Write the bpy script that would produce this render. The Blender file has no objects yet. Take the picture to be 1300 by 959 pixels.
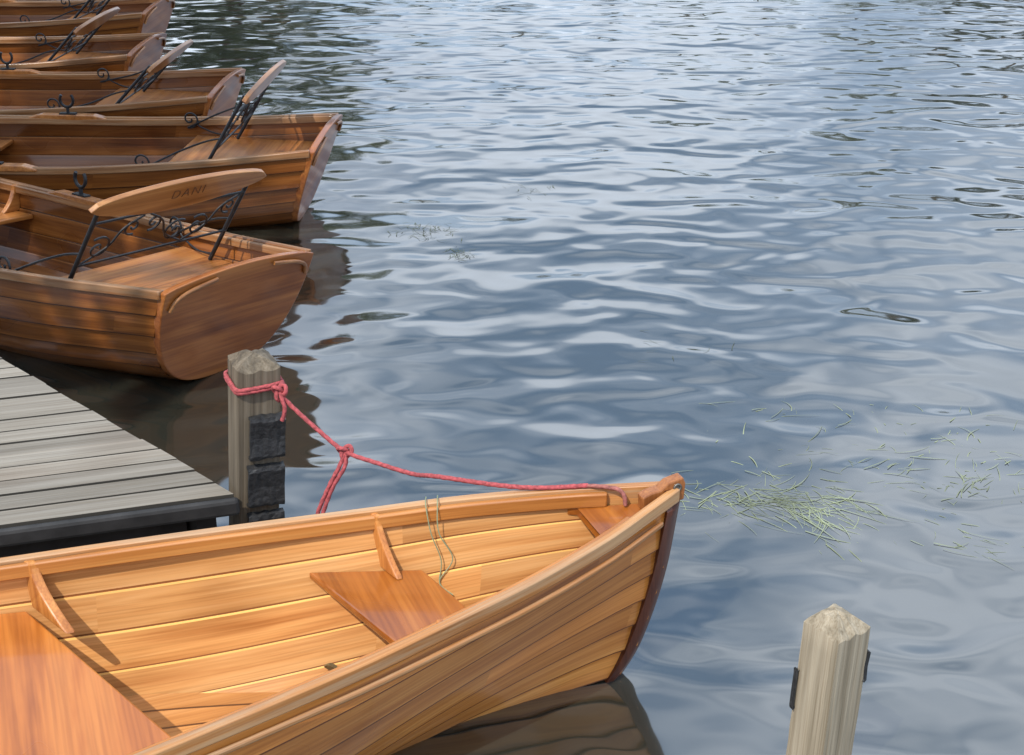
import bpy, bmesh, math, random
import numpy as np
from mathutils import Vector, Matrix
random.seed(7)
S=bpy.context.scene; COL=S.collection
S.view_settings.view_transform='Standard'
try: S.view_settings.look='None'
except: pass
S.view_settings.exposure=0

# ------------------------------------------------------------ helpers
def link(o,parent=None):
    COL.objects.link(o)
    if parent is not None: o.parent=parent
    return o
def mesh_obj(name,verts,faces,mat=None,parent=None,smooth=None,attr=None,bevel=0,attr2=None,co2=None,mat2=None,mi=None):
    me=bpy.data.meshes.new(name); me.from_pydata([tuple(v) for v in verts],[],faces); me.update()
    bm=bmesh.new(); bm.from_mesh(me); bmesh.ops.recalc_face_normals(bm,faces=bm.faces)
    if attr is not None:
        lay=bm.faces.layers.float.new('plank')
        for f,a in zip(bm.faces,attr): f[lay]=a
    if attr2 is not None:
        lay=bm.faces.layers.float.new('seam')
        for f,a in zip(bm.faces,attr2): f[lay]=a
    if co2 is not None:
        lay=bm.verts.layers.float_vector.new('grainco')
        for v,c in zip(bm.verts,co2): v[lay]=Vector(c)
    bm.to_mesh(me); bm.free()
    if smooth is not None:
        for p in me.polygons: p.use_smooth=True
        me.set_sharp_from_angle(angle=math.radians(smooth))
    if mat: me.materials.append(mat)
    if mat2:
        me.materials.append(mat2)
        for p,i in zip(me.polygons,mi): p.material_index=i
    o=bpy.data.objects.new(name,me); link(o,parent)
    if bevel:
        m=o.modifiers.new('bevel','BEVEL'); m.width=bevel; m.segments=2; m.limit_method='ANGLE'; m.angle_limit=math.radians(40)
    return o
def empty(name,loc,label,cat,group=None):
    o=bpy.data.objects.new(name,None); link(o); o.location=loc; o.empty_display_size=.2
    o['label']=label; o['category']=cat
    if group: o['group']=group
    return o
def interp(keys,x):
    xs=[k[0] for k in keys]; ys=[k[1] for k in keys]
    if x<=xs[0]: return ys[0]
    if x>=xs[-1]: return ys[-1]
    i=max(j for j in range(len(xs)) if xs[j]<=x); i=min(i,len(xs)-2)
    t=(x-xs[i])/(xs[i+1]-xs[i])
    def sl(j):
        if j==0: return (ys[1]-ys[0])/(xs[1]-xs[0])
        if j==len(xs)-1: return (ys[-1]-ys[-2])/(xs[-1]-xs[-2])
        return (ys[j+1]-ys[j-1])/(xs[j+1]-xs[j-1])
    h=xs[i+1]-xs[i]; m0=sl(i)*h; m1=sl(i+1)*h
    return (2*t**3-3*t*t+1)*ys[i]+(t**3-2*t*t+t)*m0+(-2*t**3+3*t*t)*ys[i+1]+(t**3-t*t)*m1
def sstep(a,b,x):
    t=min(1,max(0,(x-a)/(b-a))); return t*t*(3-2*t)
def smooth_path(pts,n=12):
    P=[Vector(p) for p in pts]; out=[]
    for i in range(len(P)-1):
        p0=P[max(i-1,0)];p1=P[i];p2=P[i+1];p3=P[min(i+2,len(P)-1)]
        for k in range(n):
            t=k/n
            out.append(.5*((2*p1)+(-p0+p2)*t+(2*p0-5*p1+4*p2-p3)*t*t+(-p0+3*p1-3*p2+p3)*t**3))
    out.append(P[-1]); return out
def tube_geo(path,r,n=8,twist=0,lobes=0,flat=None):
    P=[Vector(p) for p in path]; V=[];F=[]
    T=[(P[min(i+1,len(P)-1)]-P[max(i-1,0)]).normalized() for i in range(len(P))]
    up=Vector((0,0,1)) if abs(T[0].z)<.9 else Vector((1,0,0))
    N=(up-T[0]*up.dot(T[0])).normalized(); d=0
    for i,p in enumerate(P):
        if i>0:
            N=(N-T[i]*N.dot(T[i])).normalized(); d+=(P[i]-P[i-1]).length
        B=T[i].cross(N); rr=r(i/(len(P)-1)) if callable(r) else r
        for k in range(n):
            a=2*math.pi*k/n
            q=rr*(1+(.10*math.cos(lobes*a-twist*d) if lobes else 0))
            V.append(p+N*math.cos(a)*q*(flat or 1)+B*math.sin(a)*q)
    for i in range(len(P)-1):
        for k in range(n):
            a=i*n+k;b=i*n+(k+1)%n
            F.append((a,b,b+n,a+n))
    F.append(tuple(range(n))[::-1]); F.append(tuple(range((len(P)-1)*n,len(P)*n)))
    return V,F
def merge(geos):
    V=[];F=[]
    for v,f in geos:
        o=len(V); V+=list(v); F+=[tuple(i+o for i in q) for q in f]
    return V,F
def box_geo(x0,x1,y0,y1,z0,z1):
    V=[(x,y,z) for x in(x0,x1) for y in(y0,y1) for z in(z0,z1)]
    F=[(0,1,3,2),(4,6,7,5),(0,4,5,1),(2,3,7,6),(0,2,6,4),(1,5,7,3)]
    return V,F
def prism(poly,vec):
    n=len(poly); v=Vector(vec)
    V=[Vector(p) for p in poly]+[Vector(p)+v for p in poly]
    F=[tuple(range(n))[::-1],tuple(range(n,2*n))]+[(i,(i+1)%n,(i+1)%n+n,i+n) for i in range(n)]
    return V,F

# ------------------------------------------------------------ materials
class NT:
    def __init__(s,name):
        s.m=bpy.data.materials.new(name); s.m.use_nodes=True; s.t=s.m.node_tree; s.n=s.t.nodes; s.l=s.t.links
        s.b=s.n['Principled BSDF']
    def N(s,t,**k):
        x=s.n.new(t)
        for a,v in k.items():
            if a in x.inputs: x.inputs[a].default_value=v
            else: setattr(x,a,v)
        return x
    def L(s,a,b): s.l.new(a,b)
    def ramp(s,fac,stops):
        r=s.n.new('ShaderNodeValToRGB'); e=r.color_ramp.elements
        while len(e)<len(stops): e.new(.5)
        for i,(p,c) in enumerate(stops):
            e[i].position=p; e[i].color=(*c,1) if len(c)==3 else c
        s.L(fac,r.inputs[0]); return r.outputs[0]
    def mix(s,f,a,b,mode='MIX'):
        x=s.n.new('ShaderNodeMix'); x.data_type='RGBA'; x.blend_type=mode
        for sock,val in((x.inputs[0],f),(x.inputs[6],a),(x.inputs[7],b)):
            if isinstance(val,(int,float)): sock.default_value=val
            elif isinstance(val,tuple): sock.default_value=(*val,1)
            else: s.L(val,sock)
        return x.outputs[2]
    def math(s,op,a,b=0.0,c=None):
        x=s.n.new('ShaderNodeMath'); x.operation=op
        for i,v in enumerate((a,b,c)):
            if v is None: continue
            if isinstance(v,(int,float)): x.inputs[i].default_value=v
            else: s.L(v,x.inputs[i])
        return x.outputs[0]

def wood(name,dark,mid,light,axis=0,plank=True,coat=.5,rough=.38,stain=.5,grain=16,bump=.12,grey=0,seams=None,vary=.34,fine=1.0,gc=False):
    w=NT(name)
    oi=w.N('ShaderNodeObjectInfo')
    if gc: srcn=w.N('ShaderNodeAttribute',attribute_name='grainco').outputs['Vector']
    else: srcn=w.N('ShaderNodeTexCoord').outputs['Object']
    vm=w.N('ShaderNodeVectorMath',operation='MULTIPLY_ADD'); vm.inputs[0].default_value=(13,7,5)
    comb=w.N('ShaderNodeCombineXYZ')
    for i in range(3): w.L(oi.outputs['Random'],comb.inputs[i])
    w.L(comb.outputs[0],vm.inputs[1]); w.L(srcn,vm.inputs[2])
    src=vm.outputs[0]
    if plank:
        at=w.N('ShaderNodeAttribute',attribute_name='plank')
        ml=w.N('ShaderNodeVectorMath',operation='MULTIPLY_ADD'); ml.inputs[1].default_value=(9,3,4)
        cb=w.N('ShaderNodeCombineXYZ')
        for i in range(3): w.L(at.outputs['Fac'],cb.inputs[i])
        w.L(cb.outputs[0],ml.inputs[0]); w.L(src,ml.inputs[2]); src2=ml.outputs[0]
    else: src2=src
    mp=w.N('ShaderNodeMapping'); sc=[grain]*3; sc[axis]=.7; mp.inputs['Scale'].default_value=sc; w.L(src2,mp.inputs[0])
    n1=w.N('ShaderNodeTexNoise',Scale=1.6,Detail=4.0,Roughness=.6,Distortion=.5); w.L(mp.outputs[0],n1.inputs[0])
    col=w.ramp(n1.outputs[0],[(.25,dark),(.5,mid),(.75,light)])
    mp2=w.N('ShaderNodeMapping'); sc=[grain*7]*3; sc[axis]=1.6; mp2.inputs['Scale'].default_value=sc; w.L(src2,mp2.inputs[0])
    n2=w.N('ShaderNodeTexNoise',Scale=1.5,Detail=1.0); w.L(mp2.outputs[0],n2.inputs[0])
    f=w.ramp(n2.outputs[0],[(.34,(.84,.80,.75)),(.58,(1.03,1.03,1.03))])
    col=w.mix(fine,col,f,'MULTIPLY')
    mp3=w.N('ShaderNodeMapping'); sc=[4.0]*3; sc[axis]=2.2; mp3.inputs['Scale'].default_value=sc; w.L(src,mp3.inputs[0])
    n3=w.N('ShaderNodeTexNoise',Scale=1.0,Detail=1.5,Roughness=.45); w.L(mp3.outputs[0],n3.inputs[0])
    st=w.ramp(n3.outputs[0],[(.24,(.50,.38,.30)),(.42,(1,1,1))])
    col=w.mix(stain,col,st,'MULTIPLY')
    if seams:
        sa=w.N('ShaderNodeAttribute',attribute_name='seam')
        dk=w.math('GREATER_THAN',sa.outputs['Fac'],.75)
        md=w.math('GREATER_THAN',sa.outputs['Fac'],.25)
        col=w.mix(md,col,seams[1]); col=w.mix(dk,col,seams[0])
    hs=w.N('ShaderNodeHueSaturation'); w.L(col,hs.inputs['Color'])
    if plank: v=w.math('MULTIPLY_ADD',at.outputs['Fac'],vary,1-vary/2)
    else: v=w.math('MULTIPLY_ADD',oi.outputs['Random'],.25,.88)
    w.L(v,hs.inputs['Value'])
    col=hs.outputs[0]
    if grey:
        n4=w.N('ShaderNodeTexNoise',Scale=2.2,Detail=5.0,Roughness=.7); w.L(mp.outputs[0],n4.inputs[0])
        g=w.math('MULTIPLY',w.ramp(n4.outputs[0],[(.42,(0,0,0)),(.6,(1,1,1))]),grey)
        col=w.mix(g,col,(.43,.31,.19))
    w.L(col,w.b.inputs['Base Color'])
    rr=w.math('MULTIPLY_ADD',n3.outputs[0],.35,rough-.16); w.L(rr,w.b.inputs['Roughness'])
    w.b.inputs['Coat Weight'].default_value=coat; w.b.inputs['Coat Roughness'].default_value=.10
    w.b.inputs['Specular IOR Level'].default_value=.35
    bp=w.N('ShaderNodeBump',Strength=bump,Distance=.004); w.L(n1.outputs[0],bp.inputs['Height']); w.L(bp.outputs[0],w.b.inputs['Normal'])
    return w.m

m_hullF=wood('varnished_pine',(.40,.155,.042),(.56,.27,.09),(.67,.375,.155),coat=.45,stain=.6,grain=13,seams=((.20,.065,.016),(.80,.47,.14)),vary=.30,gc=True)  # second seam colour paints a gold highlight along the inner lap edges
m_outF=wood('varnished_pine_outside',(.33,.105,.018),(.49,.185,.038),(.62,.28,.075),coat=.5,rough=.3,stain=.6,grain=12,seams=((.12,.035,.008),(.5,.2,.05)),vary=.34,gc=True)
m_floorF=wood('bottom_board_pine',(.36,.14,.035),(.5,.22,.065),(.6,.3,.11),coat=.4,grain=12,seams=((.1,.035,.01),(.5,.3,.1)))
m_railF=wood('worn_rail_wood',(.20,.078,.022),(.37,.16,.048),(.50,.26,.095),plank=False,grey=.5,coat=.2,gc=True)
m_inF=wood('orange_rail_wood',(.31,.105,.022),(.46,.18,.042),(.56,.255,.072),plank=False,coat=.4,gc=True)
m_kneeF=wood('knee_wood',(.28,.09,.02),(.42,.155,.034),(.52,.23,.06),axis=2,plank=False,coat=.4)
m_seatF=wood('seat_varnish',(.24,.065,.010),(.37,.115,.018),(.46,.17,.033),axis=1,plank=False,coat=.6,rough=.3,stain=.6,grain=9)
m_headF=wood('stem_head_wood',(.12,.036,.010),(.24,.085,.024),(.35,.145,.047),axis=2,plank=False,coat=.3,stain=.4)
m_darkF=wood('mahogany_stem',(.032,.008,.004),(.075,.018,.007),(.12,.032,.012),axis=2,plank=False,coat=.15,stain=.3)
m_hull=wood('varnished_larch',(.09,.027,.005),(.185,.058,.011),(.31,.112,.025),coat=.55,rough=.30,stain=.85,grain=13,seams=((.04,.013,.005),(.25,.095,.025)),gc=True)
m_floor=wood('bottom_board_larch',(.10,.035,.01),(.19,.07,.02),(.28,.12,.035),coat=.3,grain=12,seams=((.03,.01,.004),(.2,.1,.03)))
m_rail=wood('brown_rail',(.12,.043,.012),(.25,.10,.030),(.38,.19,.075),plank=False,grey=.3,gc=True,coat=.3)
m_trim=wood('brown_trim',(.12,.043,.012),(.25,.10,.030),(.38,.19,.075),axis=1,plank=False,coat=.3)
m_seat=wood('brown_seat',(.18,.06,.013),(.34,.125,.028),(.45,.19,.05),axis=1,plank=False,coat=.45)
m_transom=wood('mahogany_transom',(.14,.036,.008),(.26,.08,.017),(.38,.14,.034),axis=1,plank=False,coat=.35,rough=.40,stain=.9,grain=8)
m_board=wood('backrest_wood',(.18,.065,.017),(.31,.13,.038),(.43,.21,.07),axis=1,plank=False,coat=.4)
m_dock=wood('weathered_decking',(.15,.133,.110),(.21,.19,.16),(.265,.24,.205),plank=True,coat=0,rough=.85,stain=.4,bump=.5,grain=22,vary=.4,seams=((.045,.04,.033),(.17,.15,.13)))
m_post=wood('weathered_oak',(.045,.036,.026),(.115,.093,.066),(.21,.172,.125),axis=2,plank=False,coat=0,rough=.85,stain=.7,bump=1,grain=20)
m_post2=wood('bleached_oak',(.15,.125,.085),(.28,.235,.17),(.39,.335,.25),axis=2,plank=False,coat=0,rough=.85,stain=.8,bump=1,grain=24)
def plain(name,col,rough=.5,metal=0,noise=0,scale=20,bump=0):
    w=NT(name); w.b.inputs['Roughness'].default_value=rough; w.b.inputs['Metallic'].default_value=metal
    tc=w.N('ShaderNodeTexCoord'); n=w.N('ShaderNodeTexNoise',Scale=float(scale),Detail=4.0); w.L(tc.outputs['Object'],n.inputs[0])
    a=tuple(c*(1-noise) for c in col); b=tuple(min(1,c*(1+noise)) for c in col)
    w.L(w.ramp(n.outputs[0],[(.3,a),(.7,b)]),w.b.inputs['Base Color'])
    if bump:
        bp=w.N('ShaderNodeBump',Strength=bump,Distance=.01); w.L(n.outputs[0],bp.inputs['Height']); w.L(bp.outputs[0],w.b.inputs['Normal'])
    return w.m
m_iron=plain('black_iron',(.018,.018,.02),.45,.4,.4,30)
m_rubber=plain('black_rubber',(.016,.016,.017),.6,0,.5,60,.5)
m_fascia=plain('black_painted_timber',(.017,.016,.016),.65,0,.5,12,.4)
m_rope=plain('red_rope_fibre',(.31,.058,.062),.9,0,.4,110,.3)
m_ropeb=plain('brown_rope_fibre',(.25,.085,.07),.8,0,.4,90,.4)
m_weed=plain('weed_green',(.185,.21,.12),.6,0,.45,3)
m_wdark=plain('weed_dark',(.05,.06,.025),.6,0,.5,8)
m_ink=plain('burnt_lettering',(.09,.035,.013),.7,0,.2,20)
m_bark=plain('bark',(.09,.065,.045),.9,0,.4,8,.6)
m_steel=plain('dull_galvanised_steel',(.20,.19,.17),.5,.8,.3,40)
m_dry=plain('dry_leaf',(.12,.08,.03),.8,0,.4,60)
def leafmat(name,a,b):
    w=NT(name); oi=w.N('ShaderNodeTexCoord'); n=w.N('ShaderNodeTexNoise',Scale=1.2,Detail=3.0); w.L(oi.outputs['Object'],n.inputs[0])
    w.L(w.ramp(n.outputs[0],[(.35,a),(.65,b)]),w.b.inputs['Base Color']); w.b.inputs['Roughness'].default_value=.6
    return w.m
m_leaf=leafmat('leaves',(.03,.05,.012),(.10,.125,.03))

# ------------------------------------------------------------ boat hull form
L=4.3
class Form:
    def __init__(s,bf=1.0,N=9,sheer=None,stern=.43,rake=.32,kst=-.04):
        s.N=N; s.rake=rake
        s.beam=[(0,.014),(.12,.075),(.25,.14),(.5,.235),(.75,.305),(1.0,.37),(1.5,.475),(2,.555),(2.5,.60),(3,.60),(3.5,.56),(4.3,stern/bf)]
        s.beam=[(a,max(b*bf,.014)) for a,b in s.beam]
        s.sheer=sheer or [(0,.575),(.25,.545),(.5,.52),(1,.475),(2,.415),(3,.40),(3.7,.43),(4.3,.50)]
        s.keel=[(0,-.08),(.5,-.12),(2,-.15),(3.5,-.10),(4.3,kst)]
        s.stem=[(-.1,.26),(0,.165),(.1,.105),(.3,.042),(.5,.010),(.6,0),(.8,0)]
    def xs(s,z): return -s.rake*z
    def xb(s,z): return L-interp(s.stem,z)
    def sec(s,u,v):
        sd=(1-u)*L; b=interp(s.beam,sd); zs=interp(s.sheer,sd); zk=interp(s.keel,sd)
        wb=1-sstep(.1,1.5,sd); ph=v*math.pi/2
        f=(1-wb)*math.sin(ph)**.82+wb*(v**1.15)
        g=(1-wb)*(1-math.cos(ph))**1.12+wb*(v**.95)
        return max(b*f,.012), zk+(zs-zk)*g
    def pt(s,u,v,off=0,side=1):
        y,z=s.sec(u,v)
        if off:
            y1,z1=s.sec(u,min(1,v+.02)); y0,z0=s.sec(u,max(0,v-.02)); dy,dz=y1-y0,z1-z0; l=math.hypot(dy,dz) or 1
            y=max(y+dz/l*off,.002); z=z-dy/l*off
        x=s.xs(z)+(s.xb(z)-s.xs(z))*u
        return Vector((x,y*side,z))
    def hb(s,x,z,off=-.012):
        u=min(1,max(0,(x-s.xs(z))/(s.xb(z)-s.xs(z)))); lo,hi=0,1
        for _ in range(24):
            m=(lo+hi)/2
            if s.sec(u,m)[1]<z: lo=m
            else: hi=m
        return max(s.sec(u,(lo+hi)/2)[0]+off,.003)
    def sheerz(s,x): return interp(s.sheer,L-x)

def build_hull(F,mat,parent,mat2=None):
    V=[];Fc=[];A=[];A2=[];C=[];MI=[];U=[i/64 for i in range(65)]
    jo=[random.random()*1.5 for _ in range(F.N*2)]
    for side in(1,-1):
        rows=[]
        for k in range(F.N):
            v0=k/F.N; v1=(k+1)/F.N; d=.005
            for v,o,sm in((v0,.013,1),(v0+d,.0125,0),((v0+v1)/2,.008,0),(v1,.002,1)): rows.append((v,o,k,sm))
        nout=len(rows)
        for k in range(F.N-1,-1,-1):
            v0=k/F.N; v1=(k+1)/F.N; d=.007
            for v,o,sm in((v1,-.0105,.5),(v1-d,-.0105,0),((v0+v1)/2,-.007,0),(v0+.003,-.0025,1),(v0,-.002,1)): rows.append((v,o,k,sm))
        base=len(V)
        for v,o,k,sm in rows:
            for u in U:
                V.append(F.pt(u,v,o,side)); C.append((u*L,v*.85,o*2+side*1.7))
        n=len(U)
        for r in range(len(rows)-1):
            for i in range(n-1):
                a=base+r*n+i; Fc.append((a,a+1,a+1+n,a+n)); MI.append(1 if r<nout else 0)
                k=rows[r][2]; seg=int((U[i]*L+jo[k+(F.N if side<0 else 0)])/1.45)
                rr=random.Random(k*31+seg*7+(side>0)*97).random(); A.append(rr); A2.append(rows[r][3])
    return mesh_obj('hull',V,Fc,mat,parent,smooth=28,attr=A,attr2=A2,co2=C,mat2=mat2,mi=MI)
def rail(name,F,mat,parent,side,o_in,o_out,z0,z1,u0=0,u1=1,bev=.005):
    V=[];Fc=[];C=[];U=[u0+(u1-u0)*i/70 for i in range(71)]
    for i,u in enumerate(U):
        p=F.pt(u,1,0,1); q=F.pt(min(u+.01,1),1,0,1); r=F.pt(max(u-.01,0),1,0,1)
        t=(q-r); t.z=0; t.normalize(); nrm=Vector((-t.y,t.x,0))
        for o,z in((o_in,z0),(o_out,z0),(o_out,z1),(o_in,z1)):
            w=p+nrm*o; w.y=max(w.y,.001); V.append((w.x,w.y*side,p.z+z)); C.append((u*L,o,z))
    for i in range(len(U)-1):
        for k in range(4):
            a=i*4+k;b=i*4+(k+1)%4; Fc.append((a,b,b+4,a+4))
    Fc.append((0,1,2,3)); e=(len(U)-1)*4; Fc.append((e,e+1,e+2,e+3))
    return mesh_obj(name,V,Fc,mat,parent,smooth=40,bevel=bev,co2=C)
def thwart(F,mat,parent,x0,x1,z,th=.024,name='thwart',k0=0,k1=0):
    def edge(xc,k,side):
        y=.3
        for _ in range(12): y=F.hb(xc-k*y*side,z,-.016)
        return (xc-k*y*side,y*side,z)
    a=edge(x0,k0,1); b=edge(x1,k1,1); c=edge(x1,k1,-1); d=edge(x0,k0,-1); n=5
    top=[]
    for i in range(n+1):
        x=a[0]+(b[0]-a[0])*i/n; top.append((x,F.hb(x,z,-.016),z))
    for i in range(n+1):
        x=c[0]+(d[0]-c[0])*i/n; top.append((x,-F.hb(x,z,-.016),z))
    v,f=prism(top,(0,0,-th)); return mesh_obj(name,v,f,mat,parent,bevel=.006)
def knee(F,mat,parent,x,z,side,reach=.10,w=.03,flare=.035,skew=0,top=.006):
    zt=F.sheerz(x)+top; pts=[]
    n=10; h0=F.hb(x,zt-.03,-.006)
    for i in range(n+1):
        zz=zt+(z+.001-zt)*i/n; pts.append((x,F.hb(x,min(zz,zt-.02),-.006),zz))
    inner=[]
    for i in range(n+1):
        t=i/n; zz=z+.001+(zt-z)*t; y=F.hb(x,min(zz,zt-.02),-.006)-(flare+(reach-flare)*(1-t)**2.0)
        inner.append((x,y,zz))
    poly=[(a+skew*(h0-b),b*side,c) for a,b,c in pts+inner]
    v,f=prism(poly,(w,0,0)); return mesh_obj('knee',v,f,mat,parent,bevel=.005)
def floor(F,mat,parent,z=.035):
    xs=[.15+(L-.9-.15)*i/30 for i in range(31)]
    V=[];Fc=[];A=[];A2=[]
    for x in xs:
        h=F.hb(x,z,-.004)
        for k in range(8):
            V.append((x,h*(k/4-1)+.004,z)); V.append((x,h*((k+1)/4-1)-.004,z))
    for i in range(30):
        for k in range(15):
            a=i*16+k; Fc.append((a,a+1,a+17,a+16)); A.append(random.Random(k).random()); A2.append(k%2)
    return mesh_obj('bottom_boards',V,Fc,mat,parent,attr=A,attr2=A2)
def stem(F,mat,parent):
    V=[];Fc=[];pr=[];zt=F.sheer[0][1]+.01
    for i in range(28):
        z=zt-(zt+.12)*i/27; pr.append((F.xb(min(z,.6)),z))
    for i,(x,z) in enumerate(pr):
        zz=min(z,F.sheer[0][1]-.01)
        w0=F.hb(x-.036,zz,.021); w1=F.hb(x-.014,zz,.020)
        if z>F.sheer[0][1]-.03: w0=w1=.02
        V+=[(x-.038,w0,z),(x-.014,w1,z),(x+.020,.010,z),(x+.025,0,z),(x+.020,-.010,z),(x-.014,-w1,z),(x-.038,-w0,z)]
    n=7
    for i in range(len(pr)-1):
        for k in range(n):
            a=i*n+k;b=i*n+(k+1)%n; Fc.append((a,b,b+n,a+n))
    Fc.append(tuple(range(n))); e=(len(pr)-1)*n; Fc.append(tuple(e+k for k in range(n)))
    return mesh_obj('stem_post',V,Fc,mat,parent,smooth=35)
def keelp(F,mat,parent):
    V=[];Fc=[];xs=[0+(L-.3)*i/30 for i in range(31)]
    for x in xs:
        z=interp(F.keel,L-x)
        V+=[(x,-.02,z+.03),(x,.02,z+.03),(x,.014,z-.05),(x,-.014,z-.05)]
    for i in range(30):
        for k in range(4):
            a=i*4+k;b=i*4+(k+1)%4; Fc.append((a,b,b+4,a+4))
    Fc.append((0,1,2,3)); Fc.append((120,121,122,123))
    return mesh_obj('keel',V,Fc,mat,parent)
def transom(F,mat,parent):
    pts=[]
    for i in range(25):
        y,z=F.sec(0,i/24); pts.append((y+.008,z-.004))
    top=[]
    zt=pts[-1][1]; yt=pts[-1][0]
    for i in range(1,16):
        t=i/16; y=yt*(1-2*t); top.append((y,zt+.008+.04*math.sin(math.pi*t)**.8))
    right=[(-a,b) for a,b in pts[::-1]]
    pts[-1]=(yt,zt+.004); right[0]=(-yt,zt+.004)
    poly=[(F.xs(z)-.03,y,z) for y,z in pts+top+right[:-1]]
    v,f=prism(poly,(.04,0,0)); return mesh_obj('transom',v,f,mat,parent,bevel=.006)
def spiral(c,r,turns,a0,ax,ay,n=26,grow=.15):
    out=[]
    for i in range(n+1):
        t=i/n; a=a0+turns*2*math.pi*t; q=r*(grow+(1-grow)*t)
        out.append(Vector(c)+ax*math.cos(a)*q+ay*math.sin(a)*q)
    return out
def backrest(F,parent,lettering=False,x0=.43,z0=.325,lean=.56,hw=.445,H=.52,k=3,deep=0):
    def P(y,h,o=0): return Vector((x0-h*math.sin(lean)-o*math.cos(lean),y,z0+h*math.cos(lean)-o*math.sin(lean)))
    top=[];bot=[];n=32
    for i in range(n+1):
        t=i/n*2-1; c=max(0,math.cos(t*math.pi/2)); e=math.sqrt(max(0,1-abs(t)**10))
        top.append(P(t*(hw+.04),H+.028*e+.044*c**.7)); bot.append(P(t*(hw+.04),H-.032*e-(.036+deep)*c**1.0+.01*(1-c)))
    d=P(0,0,.024)-P(0,0,0)
    v,f=prism(top+bot[1:-1][::-1],d); mesh_obj('backrest_board',v,f,m_board,parent,bevel=.004)
    g=[]
    for s in(1,-1):
        g.append(tube_geo([P(s*(hw-.03),h,-.006) for h in(0,.15,.3,H+.01)],.010,8))
        a=P(s*(hw-.03),.26); b=Vector((x0+.30,s*(hw+.03),z0+.05))
        ax=Vector((1,0,0)); az=Vector((0,0,1))
        sp=spiral(b+Vector((0,0,.05)),.055,1.35,math.pi*.9,ax,az)
        arm=smooth_path([a,a+Vector((.10,s*.01,-.02)),a+Vector((.26,s*.03,-.08)),sp[-1]],8)
        g.append(tube_geo(arm,.0055,6)); g.append(tube_geo(sp,.0055,6))
        g.append(tube_geo(smooth_path([P(s*(hw-.03),.04),Vector((x0+.12,s*(hw),z0+.02)),Vector((x0+.24,s*(hw+.02),z0+.06)),b+Vector((-.05,0,.04))],7),.005,6))
    hr=H-.095; hl=H-.33
    g.append(tube_geo([P(-hw+.03,hr),P(hw-.03,hr)],.006,6))
    g.append(tube_geo([P(-hw+.03,hl),P(hw-.03,hl)],.006,6))
    ay=(P(0,1)-P(0,0)); axx=Vector((0,1,0))
    w=(2*hw-.08)/k; mid=(hr+hl)/2
    for i in range(k):
        yc=-hw+.04+w*(i+.5); s=1 if i%2 else -1
        g.append(tube_geo(spiral(P(yc-.07*s,mid-.035),.066,1.35,0,axx*s,ay),.005,6))
        g.append(tube_geo(spiral(P(yc+.08*s,mid+.05),.046,1.3,math.pi,axx*s,ay),.005,6))
        g.append(tube_geo(smooth_path([P(yc-.13*s,hl+.01),P(yc-.02*s,mid-.04),P(yc+.03*s,mid+.05),P(yc+.12*s,hr-.01)],7),.005,6))
    V,Fc=merge(g); mesh_obj('iron_scrollwork',V,Fc,m_iron,parent,smooth=50)
    if lettering:
        cu=bpy.data.curves.new('txt','FONT'); cu.body='DANI'; cu.size=.066; cu.align_x='CENTER'; cu.extrude=.0008; cu.space_character=1.25; cu.offset=-.0014
        to=bpy.data.objects.new('txt',cu); link(to); bpy.context.view_layer.update()
        me=bpy.data.meshes.new_from_object(to.evaluated_get(bpy.context.evaluated_depsgraph_get()))
        bpy.data.objects.remove(to)
        X=Vector((0,-1,0)); Y=ay.normalized(); o=P(-.02,H-.015,.0249); Z=X.cross(Y)
        for vv in me.vertices:
            c=vv.co.copy(); vv.co=o+X*c.x+Y*c.y+Z*c.z
        me.materials.clear(); me.materials.append(m_ink)
        t=bpy.data.objects.new('lettering',me); link(t,parent)
def rowlock(F,parent,x,side):
    z=F.sheerz(x)+.026; y=(F.pt(x/L,1).y-.004)*side
    U=[Vector((x+.040*math.sin(a),y,z+.085-.044*math.cos(a))) for a in [(-2.3+4.6*i/16) for i in range(17)]]
    g=[tube_geo(U,.009,8),tube_geo([(x,y,z),(x,y,z+.045)],.010,8),box_geo(x-.05,x+.05,y-.018,y+.018,z-.002,z+.007)]
    V,Fc=merge(g); mesh_obj('rowlock',V,Fc,m_iron,parent,smooth=50)
    zz=F.sheerz(x); pl=[(x-.24,zz-.01),(x-.24,zz+.004),(x-.16,zz+.024),(x+.16,zz+.025),(x+.24,zz+.006),(x+.24,zz-.01)]
    v,f=prism([(a,y-.030,c) for a,c in pl],(0,.060,0))
    mesh_obj('rowlock_pad',v,f,m_seat,parent,bevel=.006)

# ------------------------------------------------------------ foreground boat
FF=Form(1.0,N=8,rake=.3)
ang=math.radians(21)
bow=Vector((.448,3.456,0)); head=Vector((math.cos(ang),math.sin(ang),0))
fb=empty('rowing_boat',bow-head*L,'golden varnished rowing boat tied to a post with red rope','boat','rowing boats')
fb.rotation_euler=(0,0,ang)
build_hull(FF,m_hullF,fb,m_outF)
for s in(1,-1):
    rail('gunwale',FF,m_railF,fb,s,-.011,.015,-.028,.012,bev=.004)
    rail('inwale',FF,m_inF,fb,s,-.031,-.0115,-.040,.003,u1=.965)
    rail('rubbing_strake',FF,m_kneeF if False else m_railF,fb,s,.008,.021,-.066,-.050,u1=.985)
stem(FF,m_darkF,fb); keelp(FF,m_darkF,fb); transom(FF,m_seatF,fb); floor(FF,m_floorF,fb)
thwart(FF,m_seatF,fb,L-.875,L-.62,.345,k0=.31,k1=.24)
thwart(FF,m_seatF,fb,L-2.0,L-1.52,.29,k0=.2,k1=.42)
thwart(FF,m_seatF,fb,L-3.1,L-2.85,.28)
thwart(FF,m_seatF,fb,.05,.45,.28,name='stern_seat')
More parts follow.
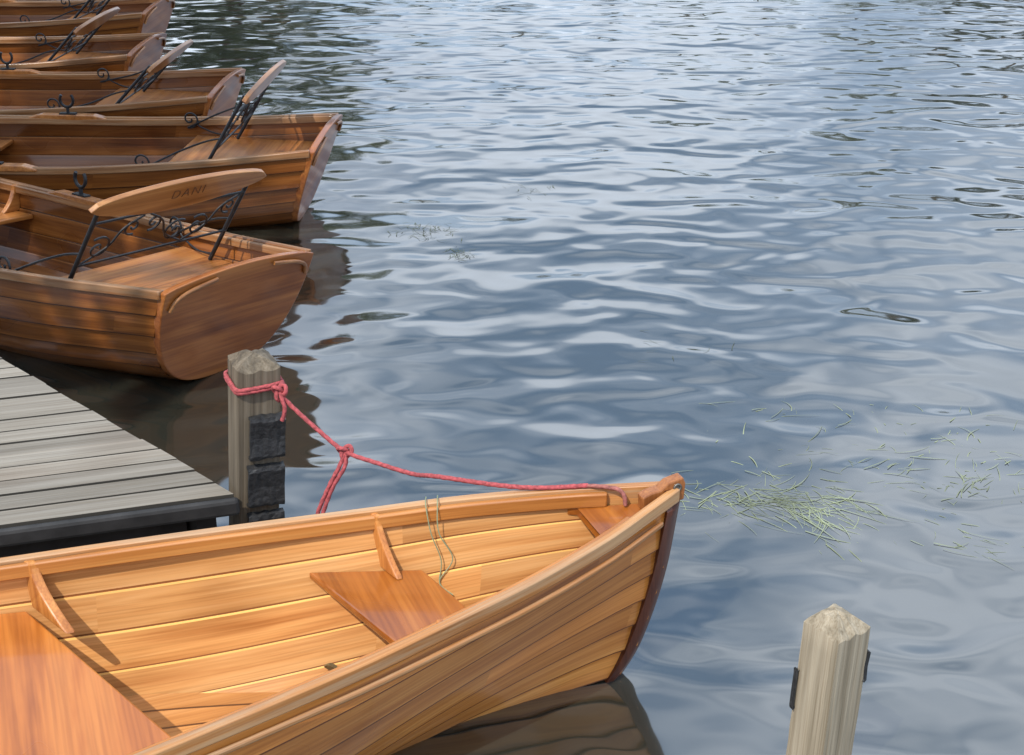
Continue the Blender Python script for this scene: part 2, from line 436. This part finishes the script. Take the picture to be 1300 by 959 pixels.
for s in(1,-1):
    knee(FF,m_kneeF,fb,L-.79,.345,s,.085,.020,.026,skew=.30,top=.010)
    knee(FF,m_kneeF,fb,L-1.71,.29,s,.17,.028,.030,skew=.45,top=.008)
    knee(FF,m_kneeF,fb,L-2.95,.28,s,.13,.03,.03)
pts=[]; xa=L-.27
for i in range(9):
    x=xa+(L-.07-xa)*i/8; pts.append((x,FF.hb(x,FF.sheerz(x)-.04,-.014),FF.sheerz(x)-.036))
inn=[]
for i in range(1,10):
    t=i/10; y0=pts[0][1]; y=-y0+2*y0*t; inn.append((xa+.155*(1-abs(2*t-1)**2.2),y*.92,FF.sheerz(xa)-.036))
poly=pts+[(a,-b,c) for a,b,c in pts[::-1]]+inn
v,f=prism(poly,(0,0,-.022)); mesh_obj('breasthook',v,f,m_seatF,fb,bevel=.003)
hp=[(L-.105,.574),(L-.08,.584),(L-.05,.588),(L-.028,.606),(L+.018,.616),(L+.027,.595),(L+.024,.545),(L-.10,.53)]
v,f=prism([(x,-.018,z) for x,z in hp],(0,.036,0)); mesh_obj('stem_head',v,f,m_headF,fb,bevel=.005)
ring=[(L+.0+.010*math.cos(a),-.0195,.588+.010*math.sin(a)) for a in [2*math.pi*i/20 for i in range(21)]]
V,Fc=merge([tube_geo(ring,.0032,8),tube_geo([(L+.0,-.0175,.588),(L+.0,-.0195,.588)],.006,12)]); mesh_obj('mooring_eye',V,Fc,m_steel,fb,smooth=60)

# ------------------------------------------------------------ moored boats
FA=Form(.93,N=8,stern=.415,rake=.36,kst=.0,sheer=[(0,.61),(.25,.57),(.5,.535),(1,.48),(2,.41),(3,.40),(3.7,.43),(4.3,.48)])
def moored():
    b=empty('rowing_boat',(0,0,0),'brown varnished rowing boat','boat','rowing boats')
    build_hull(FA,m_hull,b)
    for s in(1,-1):
        rail('gunwale',FA,m_rail,b,s,-.014,.020,-.028,.010)
        rail('inwale',FA,m_rail,b,s,-.034,-.0145,-.036,.003,u1=.96)
    stem(FA,m_darkF,b); keelp(FA,m_darkF,b); transom(FA,m_transom,b); floor(FA,m_floor,b)
    thwart(FA,m_seat,b,-.05,.70,.325,name='stern_seat')
    thwart(FA,m_seat,b,1.85,2.10,.27); thwart(FA,m_seat,b,2.75,3.0,.28); thwart(FA,m_seat,b,3.5,3.7,.33)
    for s in(1,-1):
        knee(FA,m_seat,b,1.96,.27,s); knee(FA,m_seat,b,2.85,.28,s)
        rowlock(FA,b,1.50,s); rowlock(FA,b,2.5,s)
        pa=[(FA.xs(.40)-.036,s*.385,.395),(FA.xs(.45)-.036,s*.365,.44),(FA.xs(.48)-.038,s*.295,.470),(FA.xs(.49)-.038,s*.16,.49)]
        v,f=tube_geo(smooth_path(pa,6),.009,8); mesh_obj('transom_trim',v,f,m_trim,b,smooth=50)
    return b
base=moored()
parts=[c for c in base.children]
backrest(FA,base)
def place(o,x,y,deg,heel=0,label=None):
    a=math.radians(180-deg)
    o.rotation_mode='XYZ'; o.rotation_euler=(math.radians(heel),0,a)
    o.location=Vector((x,y,0))
    if label: o['label']=label
spots=[(-1.22,7.80,4,0,'brown varnished rowing boat with raked transom and iron seat back'),
 (-2.01,9.08,4.5,0,'dark brown rowing boat moored between two others, scrollwork seat back'),
 (-2.82,10.36,4.5,0,'varnished rowing boat with pale transom edge and wooden seat back'),
 (-3.12,12.05,4.5,0,'golden brown rowing boat with iron rowlocks'),
 (-3.5,13.5,4.5,0,'brown rowing boat at the end of the moored row')]
back2=None
for i,sp in enumerate(spots):
    if i==0: o=base
    else:
        o=base.copy(); COL.objects.link(o)
        for c in parts:
            d=c.copy(); d.parent=o; COL.objects.link(d)
        if back2 is None:
            backrest(FA,o,x0=.50,lean=.78,H=.46,k=2,hw=.42,deep=.035)
            back2=[c for c in o.children if c.name.startswith(('backrest','iron_scroll'))]
        else:
            for c in back2:
                d=c.copy(); d.parent=o; COL.objects.link(d)
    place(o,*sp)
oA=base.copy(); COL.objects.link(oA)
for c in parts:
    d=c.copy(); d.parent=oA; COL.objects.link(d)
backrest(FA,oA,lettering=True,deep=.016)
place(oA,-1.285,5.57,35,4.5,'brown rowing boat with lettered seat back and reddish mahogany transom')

# ------------------------------------------------------------ jetty
jt=empty('wooden_jetty',(-.855,3.84,.0),'grey weathered plank jetty with black edging','jetty')
a_=Vector((-.960,-.28,0)); n_=Vector((-.28,.96,0)); e_=Vector((-.709,.705,0)); en=e_.dot(n_)
V=[];Fc=[];A=[];A2=[]
pw=.093
jt.rotation_euler=(0,0,math.atan2(.28,.96))
tan_=(e_.dot(a_))/en
for k in range(16):
    w0=k*pw+.003; w1=(k+1)*pw-.005
    j=random.uniform(-.005,.005); dz=random.uniform(-.003,.003)
    x0=-(w0*tan_)+j; x1=-(w1*tan_)+j
    nseg=14; o=len(V)
    for zz_ in(.35+dz,.315+dz):
        for i in range(nseg+1):
            t=i/nseg
            for w,xr in((w0,x0),(w1,x1)):
                V.append((xr+(-3.2-xr)*t, w+random.uniform(-.0015,.0015), zz_))
    m=(nseg+1)*2; rv=random.random()
    for i in range(nseg):
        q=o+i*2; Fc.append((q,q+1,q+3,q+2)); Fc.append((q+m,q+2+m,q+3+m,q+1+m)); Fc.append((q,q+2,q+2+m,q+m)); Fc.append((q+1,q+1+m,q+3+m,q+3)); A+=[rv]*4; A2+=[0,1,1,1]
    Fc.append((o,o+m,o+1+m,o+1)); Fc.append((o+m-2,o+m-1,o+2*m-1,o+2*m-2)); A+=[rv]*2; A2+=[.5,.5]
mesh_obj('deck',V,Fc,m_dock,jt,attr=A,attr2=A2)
V,Fc=box_geo(-3.2,.012,-.030,-.0,.285,.342); mesh_obj('edging',V,Fc,m_fascia,jt,bevel=.012)
g=[]
g.append(prism([(-.06,.02,.17),(-.06,.02,.31),(-.12,.02,.31),(-.12,.02,.17)],(-tan_*1.45,1.45,0)))
g.append(box_geo(-3.1,-.15,.05,.11,.17,.31)); g.append(box_geo(-3.1,-2.0,1.2,1.26,.17,.31))
V,Fc=merge(g); mesh_obj('beam',V,Fc,m_fascia,jt)
V,Fc=prism([(-.14,.06,.30),(-.14-tan_*1.38,1.44,.30),(-3.15,1.44,.30),(-3.15,.06,.30)],(0,0,-.012)); mesh_obj('under_boarding',V,Fc,m_fascia,jt)
for x,y in((-.22,.18),(-1.6,.12),(-1.75,1.25)):
    v,f=tube_geo([(x,y,-.6),(x,y,.17)],.06,10); mesh_obj('pile',v,f,m_post,jt,smooth=40)

# ------------------------------------------------------------ posts
def post(x,y,ztop,w,deg,label,mat,peak=.055,off=(0,0),fend=(),flat=.4,tilt=0):
    o=empty('mooring_post',(x,y,0),label,'post')
    o.rotation_euler=(Matrix.Rotation(math.radians(tilt),3,'Y')@Matrix.Rotation(math.radians(deg),3,'Z')).to_euler()
    V=[];Fc=[];h=w/2; lv=[-.6+(ztop-peak+.6)*i/22 for i in range(23)]
    ring=[];nn=6
    for s in range(4):
        for i in range(nn):
            t=-1+2*i/nn
            ring.append({0:(t,-1),1:(1,t),2:(-t,1),3:(-1,-t)}[s])
    R=random.Random(int(deg*10))
    ph=[R.uniform(0,6) for _ in ring]
    for z in lv:
        for k,(a,b) in enumerate(ring):
            c=.97 if abs(a)==1 and abs(b)==1 else 1
            q=1+.008*math.sin(z*9+ph[k])+.010*R.uniform(-1,1)
            V.append((a*h*c*q,b*h*c*q,z+(.006*R.uniform(-1,1) if z==lv[-1] else 0)))
    m=len(ring)
    for i in range(len(lv)-1):
        for k in range(m):
            a=i*m+k;b=i*m+(k+1)%m; Fc.append((a,b,b+m,a+m))
    b0=(len(lv)-1)*m; b1=len(V)
    for k,(a,b) in enumerate(ring): V.append((a*h*flat+off[0],b*h*flat+off[1],ztop-.009+.005*R.uniform(-1,1)))
    for k in range(m): Fc.append((b0+k,b0+(k+1)%m,b1+(k+1)%m,b1+k))
    V.append((off[0],off[1],ztop)); c=len(V)-1
    for k in range(m): Fc.append((b1+k,b1+(k+1)%m,c))
    mesh_obj('timber',V,Fc,mat,o,smooth=30)
    for (z0,z1,face,ta,tb,bb) in fend:
        nx=8; prof=[(0,.003),(.02,.026),(.10,.030),(.5,.024),(.9,.030),(.98,.026),(1,.004)]
        V=[];Fc=[]
        for j,(s_,bu) in enumerate(prof):
            for i in range(nx+1):
                t=ta+(tb-ta)*i/nx; z=z0+(z1-z0)*s_+R.uniform(-.003,.003); bul=bu*bb+.002*R.uniform(-1,1)
                if face=='front': V.append((t*h*1.02,-h*1.02-bul,z))
                elif face=='right': V.append((h*1.02+bul,t*h*1.02,z))
                else: V.append((-h*1.02-bul,t*h*1.02,z))
        for j in range(len(prof)-1):
            for i in range(nx):
                q=j*(nx+1)+i; Fc.append((q,q+1,q+nx+2,q+nx+1))
        f=mesh_obj('rubber_fender',V,Fc,m_rubber,o); sm=f.modifiers.new('solid','SOLIDIFY'); sm.thickness=.010; sm.offset=-1
    return o
P1=(-.787,3.95)
post(P1[0]-.052,P1[1],.778,.132,25,'weathered square mooring post with red rope and black rubber pads',m_post,peak=.036,flat=.55,tilt=4.3,fend=[(.455,.60,'front',-.55,1.08,1),(.29,.43,'front',-.62,1.08,1),(.10,.265,'front',-.62,1.08,1)])
post(.770,2.88,.560,.116,36,'pale weathered timber post with chamfered top standing in water',m_post2,peak=.044,fend=[(.36,.45,'right',-1.0,.4,.25),(.26,.38,'left',.80,1.04,.15)],off=(-.008,.0),flat=.5,tilt=1.5)

# ------------------------------------------------------------ rope
r=.0068
px,py=P1; rot=math.radians(25)
def pr_(u,v,z): return Vector((px+u*math.cos(rot)-v*math.sin(rot),py+u*math.sin(rot)+v*math.cos(rot),z))
wrap=[];hh=.067+.0068
for i in range(0,41):
    a=-math.pi/4+i/40*2*math.pi*2
    c,s=math.cos(a),math.sin(a); q=1/max(abs(c),abs(s)); q=min(q,1.32)
    wrap.append(pr_(c*q*hh,s*q*hh,.676+.018*i/40+.005*math.sin(a)))
def R3(x,y,z): return Vector((x,y,z))
k1=R3(-.695,3.858,.685); k2=R3(-.499,3.78,.525)
pre=[k1,R3(-.665,3.852,.645),R3(-.58,3.82,.575),k2,R3(-.40,3.72,.518),R3(-.29,3.66,.513)]
R21=Matrix.Rotation(ang,4,'Z'); base_w=Matrix.Translation(bow-head*L)@R21
def onrail(sd,dz=.022,dy=.006):
    p=FF.pt((L-sd)/L,1,0,1); return base_w@Vector((p.x,p.y+dy,p.z+dz))
pre+=[onrail(.56,.055,.06),onrail(.42,.03,.02),onrail(.32,.020,.0),onrail(.20,.020,-.008)]
line=smooth_path([wrap[-1]]+pre,14)
def knot(c,s,sq=(1,1,1),p=0):
    out=[]
    for i in range(49):
        t=2*math.pi*i/48+p
        out.append(Vector(c)+Vector(((math.sin(t)+2*math.sin(2*t))*s*sq[0],(-math.sin(3*t))*s*1.2*sq[1],(math.cos(t)-2*math.cos(2*t))*s*sq[2])))
    return out
tw=dict(n=9,twist=200,lobes=3)
g=[tube_geo(smooth_path(wrap,3),r,**tw),tube_geo(line,r,**tw),
   tube_geo(knot(k1,.0074,(1,1,1.2)),r*.95,**tw),tube_geo(knot(k2,.0070,(1.1,1,1),1),r*.95,**tw)]
tail=[k1,R3(-.685,3.842,.66),R3(-.68,3.837,.635),R3(-.69,3.837,.60)]
g.append(tube_geo(smooth_path(tail,8),r*.95,**tw))
for dx in(0,.016):
    g.append(tube_geo(smooth_path([k2,R3(-.515+dx,3.765,.485),R3(-.55+dx*.8,3.75,.42),R3(-.585+dx,3.735,.34),R3(-.60+dx,3.74,.27)],10),r*.95,**tw))
V,Fc=merge(g)
rp=empty('mooring_rope',k1,'knotted red mooring rope running from post to boat','rope')
mesh_obj('red_line',[v-k1 for v in V],Fc,m_rope,rp,smooth=60)
pe=[onrail(.205,.020,-.008),onrail(.165,.019,-.018),onrail(.135,.014,-.030),onrail(.125,-.004,-.038),onrail(.122,-.03,-.040)]
V,Fc=tube_geo(smooth_path(pe,10),r*.9,**tw)
mesh_obj('brown_end',[v-k1 for v in V],Fc,m_ropeb,rp,smooth=60)

# ------------------------------------------------------------ floating weed
def blades(name,clusters,mat,label,z=-.0016):
    V=[];Fc=[]
    for cx,cy,n,sx,sy,ln,dir_,spread in clusters:
        for _ in range(n):
            x=random.gauss(cx,sx);y=random.gauss(cy,sy);a=dir_+random.gauss(0,spread);l=1.25*ln*random.uniform(.4,1.3);w=random.uniform(.0009,.0024)
            bend=random.gauss(0,.8);zz=z+random.uniform(0,.0036); ph=random.uniform(0,6)
            o=len(V);m=9
            for i in range(m+1):
                t=i/m;aa=a+bend*t
                if i: x+=math.cos(aa)*l/m; y+=math.sin(aa)*l/m
                ww=w*(1-.8*t**2); zq=zz+.0022*math.sin(ph+t*5)
                V.append((x-math.sin(aa)*ww,y+math.cos(aa)*ww,zq));V.append((x+math.sin(aa)*ww,y-math.cos(aa)*ww,zq))
            for i in range(m): q=o+2*i; Fc.append((q,q+1,q+3,q+2))
    o=mesh_obj(name,V,Fc,mat); o['kind']='stuff'; o['label']=label; o['category']='water weed'; return o
blades('floating_weed',[(.87,4.47,130,.14,.07,.20,-.6,.4),(.84,4.42,46,.1,.05,.15,.5,.5),(1.08,4.38,50,.10,.1,.18,-1.0,.4),(1.38,4.62,26,.14,.09,.13,.4,.5),(1.52,4.28,12,.05,.06,.13,-.7,.3),(1.48,4.13,10,.06,.03,.14,-.6,.2),
  (1.66,4.52,26,.05,.07,.12,1.2,.5),(1.80,4.6,14,.05,.1,.13,.9,.4),(1.0,5.15,10,.14,.05,.14,.5,.3),(1.75,5.0,14,.12,.1,.13,.8,.4),(1.3,5.0,14,.28,.15,.10,.5,.6),(1.25,4.8,18,.25,.1,.12,.2,.6),(1.5,4.45,12,.2,.12,.10,.2,.9)],m_weed,'thin green strands of water weed floating on the surface')
blades('floating_weed',[(-.48,7.5,80,.09,.07,.05,0,2),(-.28,7.1,45,.03,.05,.04,0,2),(.1,8.3,16,.12,.1,.06,0,2),(.8,5.9,8,.2,.1,.06,0,1)],m_wdark,'small dark tufts of weed at the surface',z=.002)
V1=[]
for q in(0,1):
    a=onrail(.57+.03*q,.016,.02); b=onrail(.585+.03*q,.016,-.03); c=onrail(.59+.02*q,-.06,-.055); d=onrail(.56+.03*q,-.14,-.07); e=onrail(.60,-.20,-.085); f_=onrail(.57+.02*q,-.24,-.10)
    V1.append(tube_geo(smooth_path([a,b,c,d,e,f_],8),.0017,5))
V,Fc=merge(V1); o=mesh_obj('dried_weed_strand',V,Fc,m_weed); o['label']='dried strand of weed hanging over the boat side'; o['category']='weed'
sl_=L-.95
lp=base_w@Vector((sl_,FF.hb(sl_,.10,-.024),.105))
lv=[];lf=[]
for i in range(9):
    t=i/8; wd=.009*math.sin(math.pi*(.08+.9*t))
    lv+=[lp+Vector((-.018+.036*t,-wd*.4-.004,-wd)),lp+Vector((-.018+.036*t,-.010,.002+.006*math.sin(t*5))),lp+Vector((-.018+.036*t,wd*.2-.002,wd))]
for i in range(8):
    for k in range(2): q=i*3+k; lf.append((q,q+1,q+4,q+3))
o=mesh_obj('fallen_leaf',lv,lf,m_dry); o['label']='small curled dead leaf lying inside the golden boat'; o['category']='leaf'

# ------------------------------------------------------------ water
w=NT('lake_water')
tc=w.N('ShaderNodeTexCoord')
def noise(scale,rotz,sx,sy,detail=0.0,dist=0.0,rough=.5,locx=0):
    mp=w.N('ShaderNodeMapping'); mp.inputs['Scale'].default_value=(sx,sy,1); mp.inputs['Rotation'].default_value=(0,0,math.radians(rotz)); mp.inputs['Location'].default_value=(locx,0,0)
    w.L(tc.outputs['Object'],mp.inputs[0]); n=w.N('ShaderNodeTexNoise',noise_dimensions='2D',Scale=scale,Detail=detail,Distortion=dist,Roughness=rough); w.L(mp.outputs[0],n.inputs[0]); return n.outputs[0]
a=noise(1.0,10,1.7,2.8,0,.7)
b=noise(1.0,-16,3.6,4.8,0,.5,locx=9)
c=noise(1.0,20,.5,1.0,0,.2,locx=3)
hsum=w.math('MULTIPLY_ADD',a,.024,0)
hsum=w.math('MULTIPLY_ADD',b,.0080,hsum)
hsum=w.math('MULTIPLY_ADD',c,.040,hsum)
bp=w.N('ShaderNodeBump',Strength=1.0,Distance=1.0); w.L(hsum,bp.inputs['Height']); w.L(bp.outputs[0],w.b.inputs['Normal'])
w.b.inputs['Base Color'].default_value=(.020,.021,.016,1); w.b.inputs['Roughness'].default_value=.07; w.b.inputs['IOR'].default_value=2.5
V=[(-150,-60,0),(200,-60,0),(200,200,0),(-150,200,0)]
o=mesh_obj('water',V,[(0,1,2,3)],w.m); o['kind']='structure'

# ------------------------------------------------------------ ground, banks
w=NT('bank_ground'); tc=w.N('ShaderNodeTexCoord'); n=w.N('ShaderNodeTexNoise',Scale=.6,Detail=8.0); w.L(tc.outputs['Object'],n.inputs[0])
w.L(w.ramp(n.outputs[0],[(.35,(.05,.06,.02)),(.6,(.13,.12,.045))]),w.b.inputs['Base Color']); w.b.inputs['Roughness'].default_value=.9
gx=[-600,-300,-150,-80,-40,-20,-12,-9,-8,-7.4,-6.9,-6.4,-5.9,-5,0,10,30,50,60,70,85,90,95,120,250,600]
gy=[-600,-200,-60,-20,-8,-3,-1,0,.4,.8,1.2,2,6,12,20,40,60,90,120,124,127,130,135,160,300,700]
def gh(x,y):
    ins=min(sstep(-8.2,-6.6,x),1-sstep(85,95,x),sstep(-.2,1.0,y),1-sstep(121,128,y))
    return .55-1.4*ins+.25*math.sin(x*.3)*math.sin(y*.23)*(1-ins)
V=[(x,y,gh(x,y)) for y in gy for x in gx]; nx=len(gx)
Fc=[(j*nx+i,j*nx+i+1,(j+1)*nx+i+1,(j+1)*nx+i) for j in range(len(gy)-1) for i in range(nx-1)]
o=mesh_obj('ground',V,Fc,w.m,smooth=60); o['kind']='structure'

# ------------------------------------------------------------ trees
def tree_meshes(seed,H=9,R=3.0,nclump=46,leaves=80,ls=.2):
    r_=random.Random(seed); g=[]
    g.append(tube_geo(smooth_path([(0,0,-.3),(.1,.05,H*.25),(-.05,.1,H*.5),(.05,0,H*.85)],6),lambda t:.24*(1-.8*t)+.02,9))
    C=[]
    for i in range(nclump):
        a=r_.uniform(0,6.28);z=r_.uniform(.28,1.0);rad=R*math.sqrt(max(.05,1-((z-.6)/.45)**2))*r_.uniform(.35,1)
        C.append(Vector((math.cos(a)*rad,math.sin(a)*rad,H*z)))
    for c in C[::4]:
        s=Vector((0,0,max(H*.22,c.z*.62))); g.append(tube_geo(smooth_path([s,(s+c)/2+Vector((0,0,-.15)),c],5),lambda t:.07*(1-.8*t)+.008,6))
    tv,tf=merge(g); V=[];F=[]
    for c in C:
        cr=r_.uniform(.5,1.0)
        for _ in range(leaves):
            d=Vector((r_.gauss(0,1),r_.gauss(0,1),r_.gauss(0,.75)))*cr*.5
            p=c+d; a=Vector((r_.gauss(0,1),r_.gauss(0,1),r_.gauss(0,1))).normalized(); b=a.orthogonal().normalized(); q=ls*r_.uniform(.6,1.2)
            o=len(V); V+=[p-a*q,p+b*q*.45,p+a*q,p-b*q*.45]; F.append((o,o+1,o+2,o+3))
    return (tv,tf),(V,F)
kinds=[]
for sd in(1,2):
    (tv,tf),(lv,lf)=tree_meshes(sd)
    t=empty('tree',(0,0,0),'leafy bankside tree with rounded green crown','tree','trees along the lake bank')
    mesh_obj('trunk',tv,tf,m_bark,t,smooth=60); mesh_obj('crown',lv,lf,m_leaf,t); kinds.append(t)
pos=[(-9.6,16,1.0),(-9.6,21,1.1),(-10.5,27,1.2),(-9.4,34,1.2),(-11,42,1.3),(-10,52,1.4),(-10.5,64,1.5),(-8.5,3.9,1.5)]
for i in range(13):
    x=-8+8*i+random.uniform(-1.5,1.5); pos.append((x,131+random.uniform(0,6),random.uniform(.8,1.2)*(1+1.1*sstep(10,40,x))))
for i,(x,y,s) in enumerate(pos):
    k=kinds[i%2]
    if i<2: o=k
    else:
        o=k.copy(); COL.objects.link(o)
        for ch in k.children:
            d=ch.copy(); d.parent=o; COL.objects.link(d)
    o.location=(x,y,.45); o.scale=(s,s,s); o.rotation_euler=(0,0,random.uniform(0,6.28))

# ------------------------------------------------------------ light
sun=Vector((-.34,-.50,.80)).normalized()
ld=bpy.data.lights.new('sun','SUN'); ld.energy=4.5; ld.angle=math.radians(.6); ld.color=(1,.95,.87)
lo=bpy.data.objects.new('sun',ld); link(lo); lo.rotation_euler=sun.to_track_quat('Z','Y').to_euler()
W=bpy.data.worlds.new('World'); S.world=W; W.use_nodes=True; nt=W.node_tree; bg=nt.nodes['Background']
sky=nt.nodes.new('ShaderNodeTexSky'); sky.sky_type='NISHITA'; sky.sun_disc=False; sky.sun_elevation=math.asin(sun.z); sky.sun_rotation=math.atan2(sun.x,sun.y)
tc=nt.nodes.new('ShaderNodeTexCoord'); mp=nt.nodes.new('ShaderNodeMapping'); mp.inputs['Scale'].default_value=(1,1,2.0); nt.links.new(tc.outputs['Generated'],mp.inputs[0])
nz=nt.nodes.new('ShaderNodeTexNoise'); nz.inputs['Scale'].default_value=3.0; nz.inputs['Detail'].default_value=2; nz.inputs['Distortion'].default_value=.2; nt.links.new(mp.outputs[0],nz.inputs[0])
rp_=nt.nodes.new('ShaderNodeValToRGB'); rp_.color_ramp.elements[0].position=.30; rp_.color_ramp.elements[1].position=.60; nt.links.new(nz.outputs[0],rp_.inputs[0])
hz=nt.nodes.new('ShaderNodeMix'); hz.data_type='RGBA'; hz.inputs[0].default_value=.6; nt.links.new(sky.outputs[0],hz.inputs[6]); hz.inputs[7].default_value=(5.4,8.8,13.8,1)
mx=nt.nodes.new('ShaderNodeMix'); mx.data_type='RGBA'; nt.links.new(rp_.outputs[0],mx.inputs[0]); nt.links.new(hz.outputs[2],mx.inputs[6]); mx.inputs[7].default_value=(15.2,17.1,19.8,1)
nt.links.new(mx.outputs[2],bg.inputs[0]); bg.inputs[1].default_value=.1

# ------------------------------------------------------------ camera
cd=bpy.data.cameras.new('camera'); cam=bpy.data.objects.new('camera',cd); link(cam)
cd.sensor_width=36; cd.lens=36*1800/1300; cd.clip_end=2000; cd.clip_start=.05
cam.location=(0,0,2.45); cam.rotation_euler=(math.radians(90-24),0,0); S.camera=cam
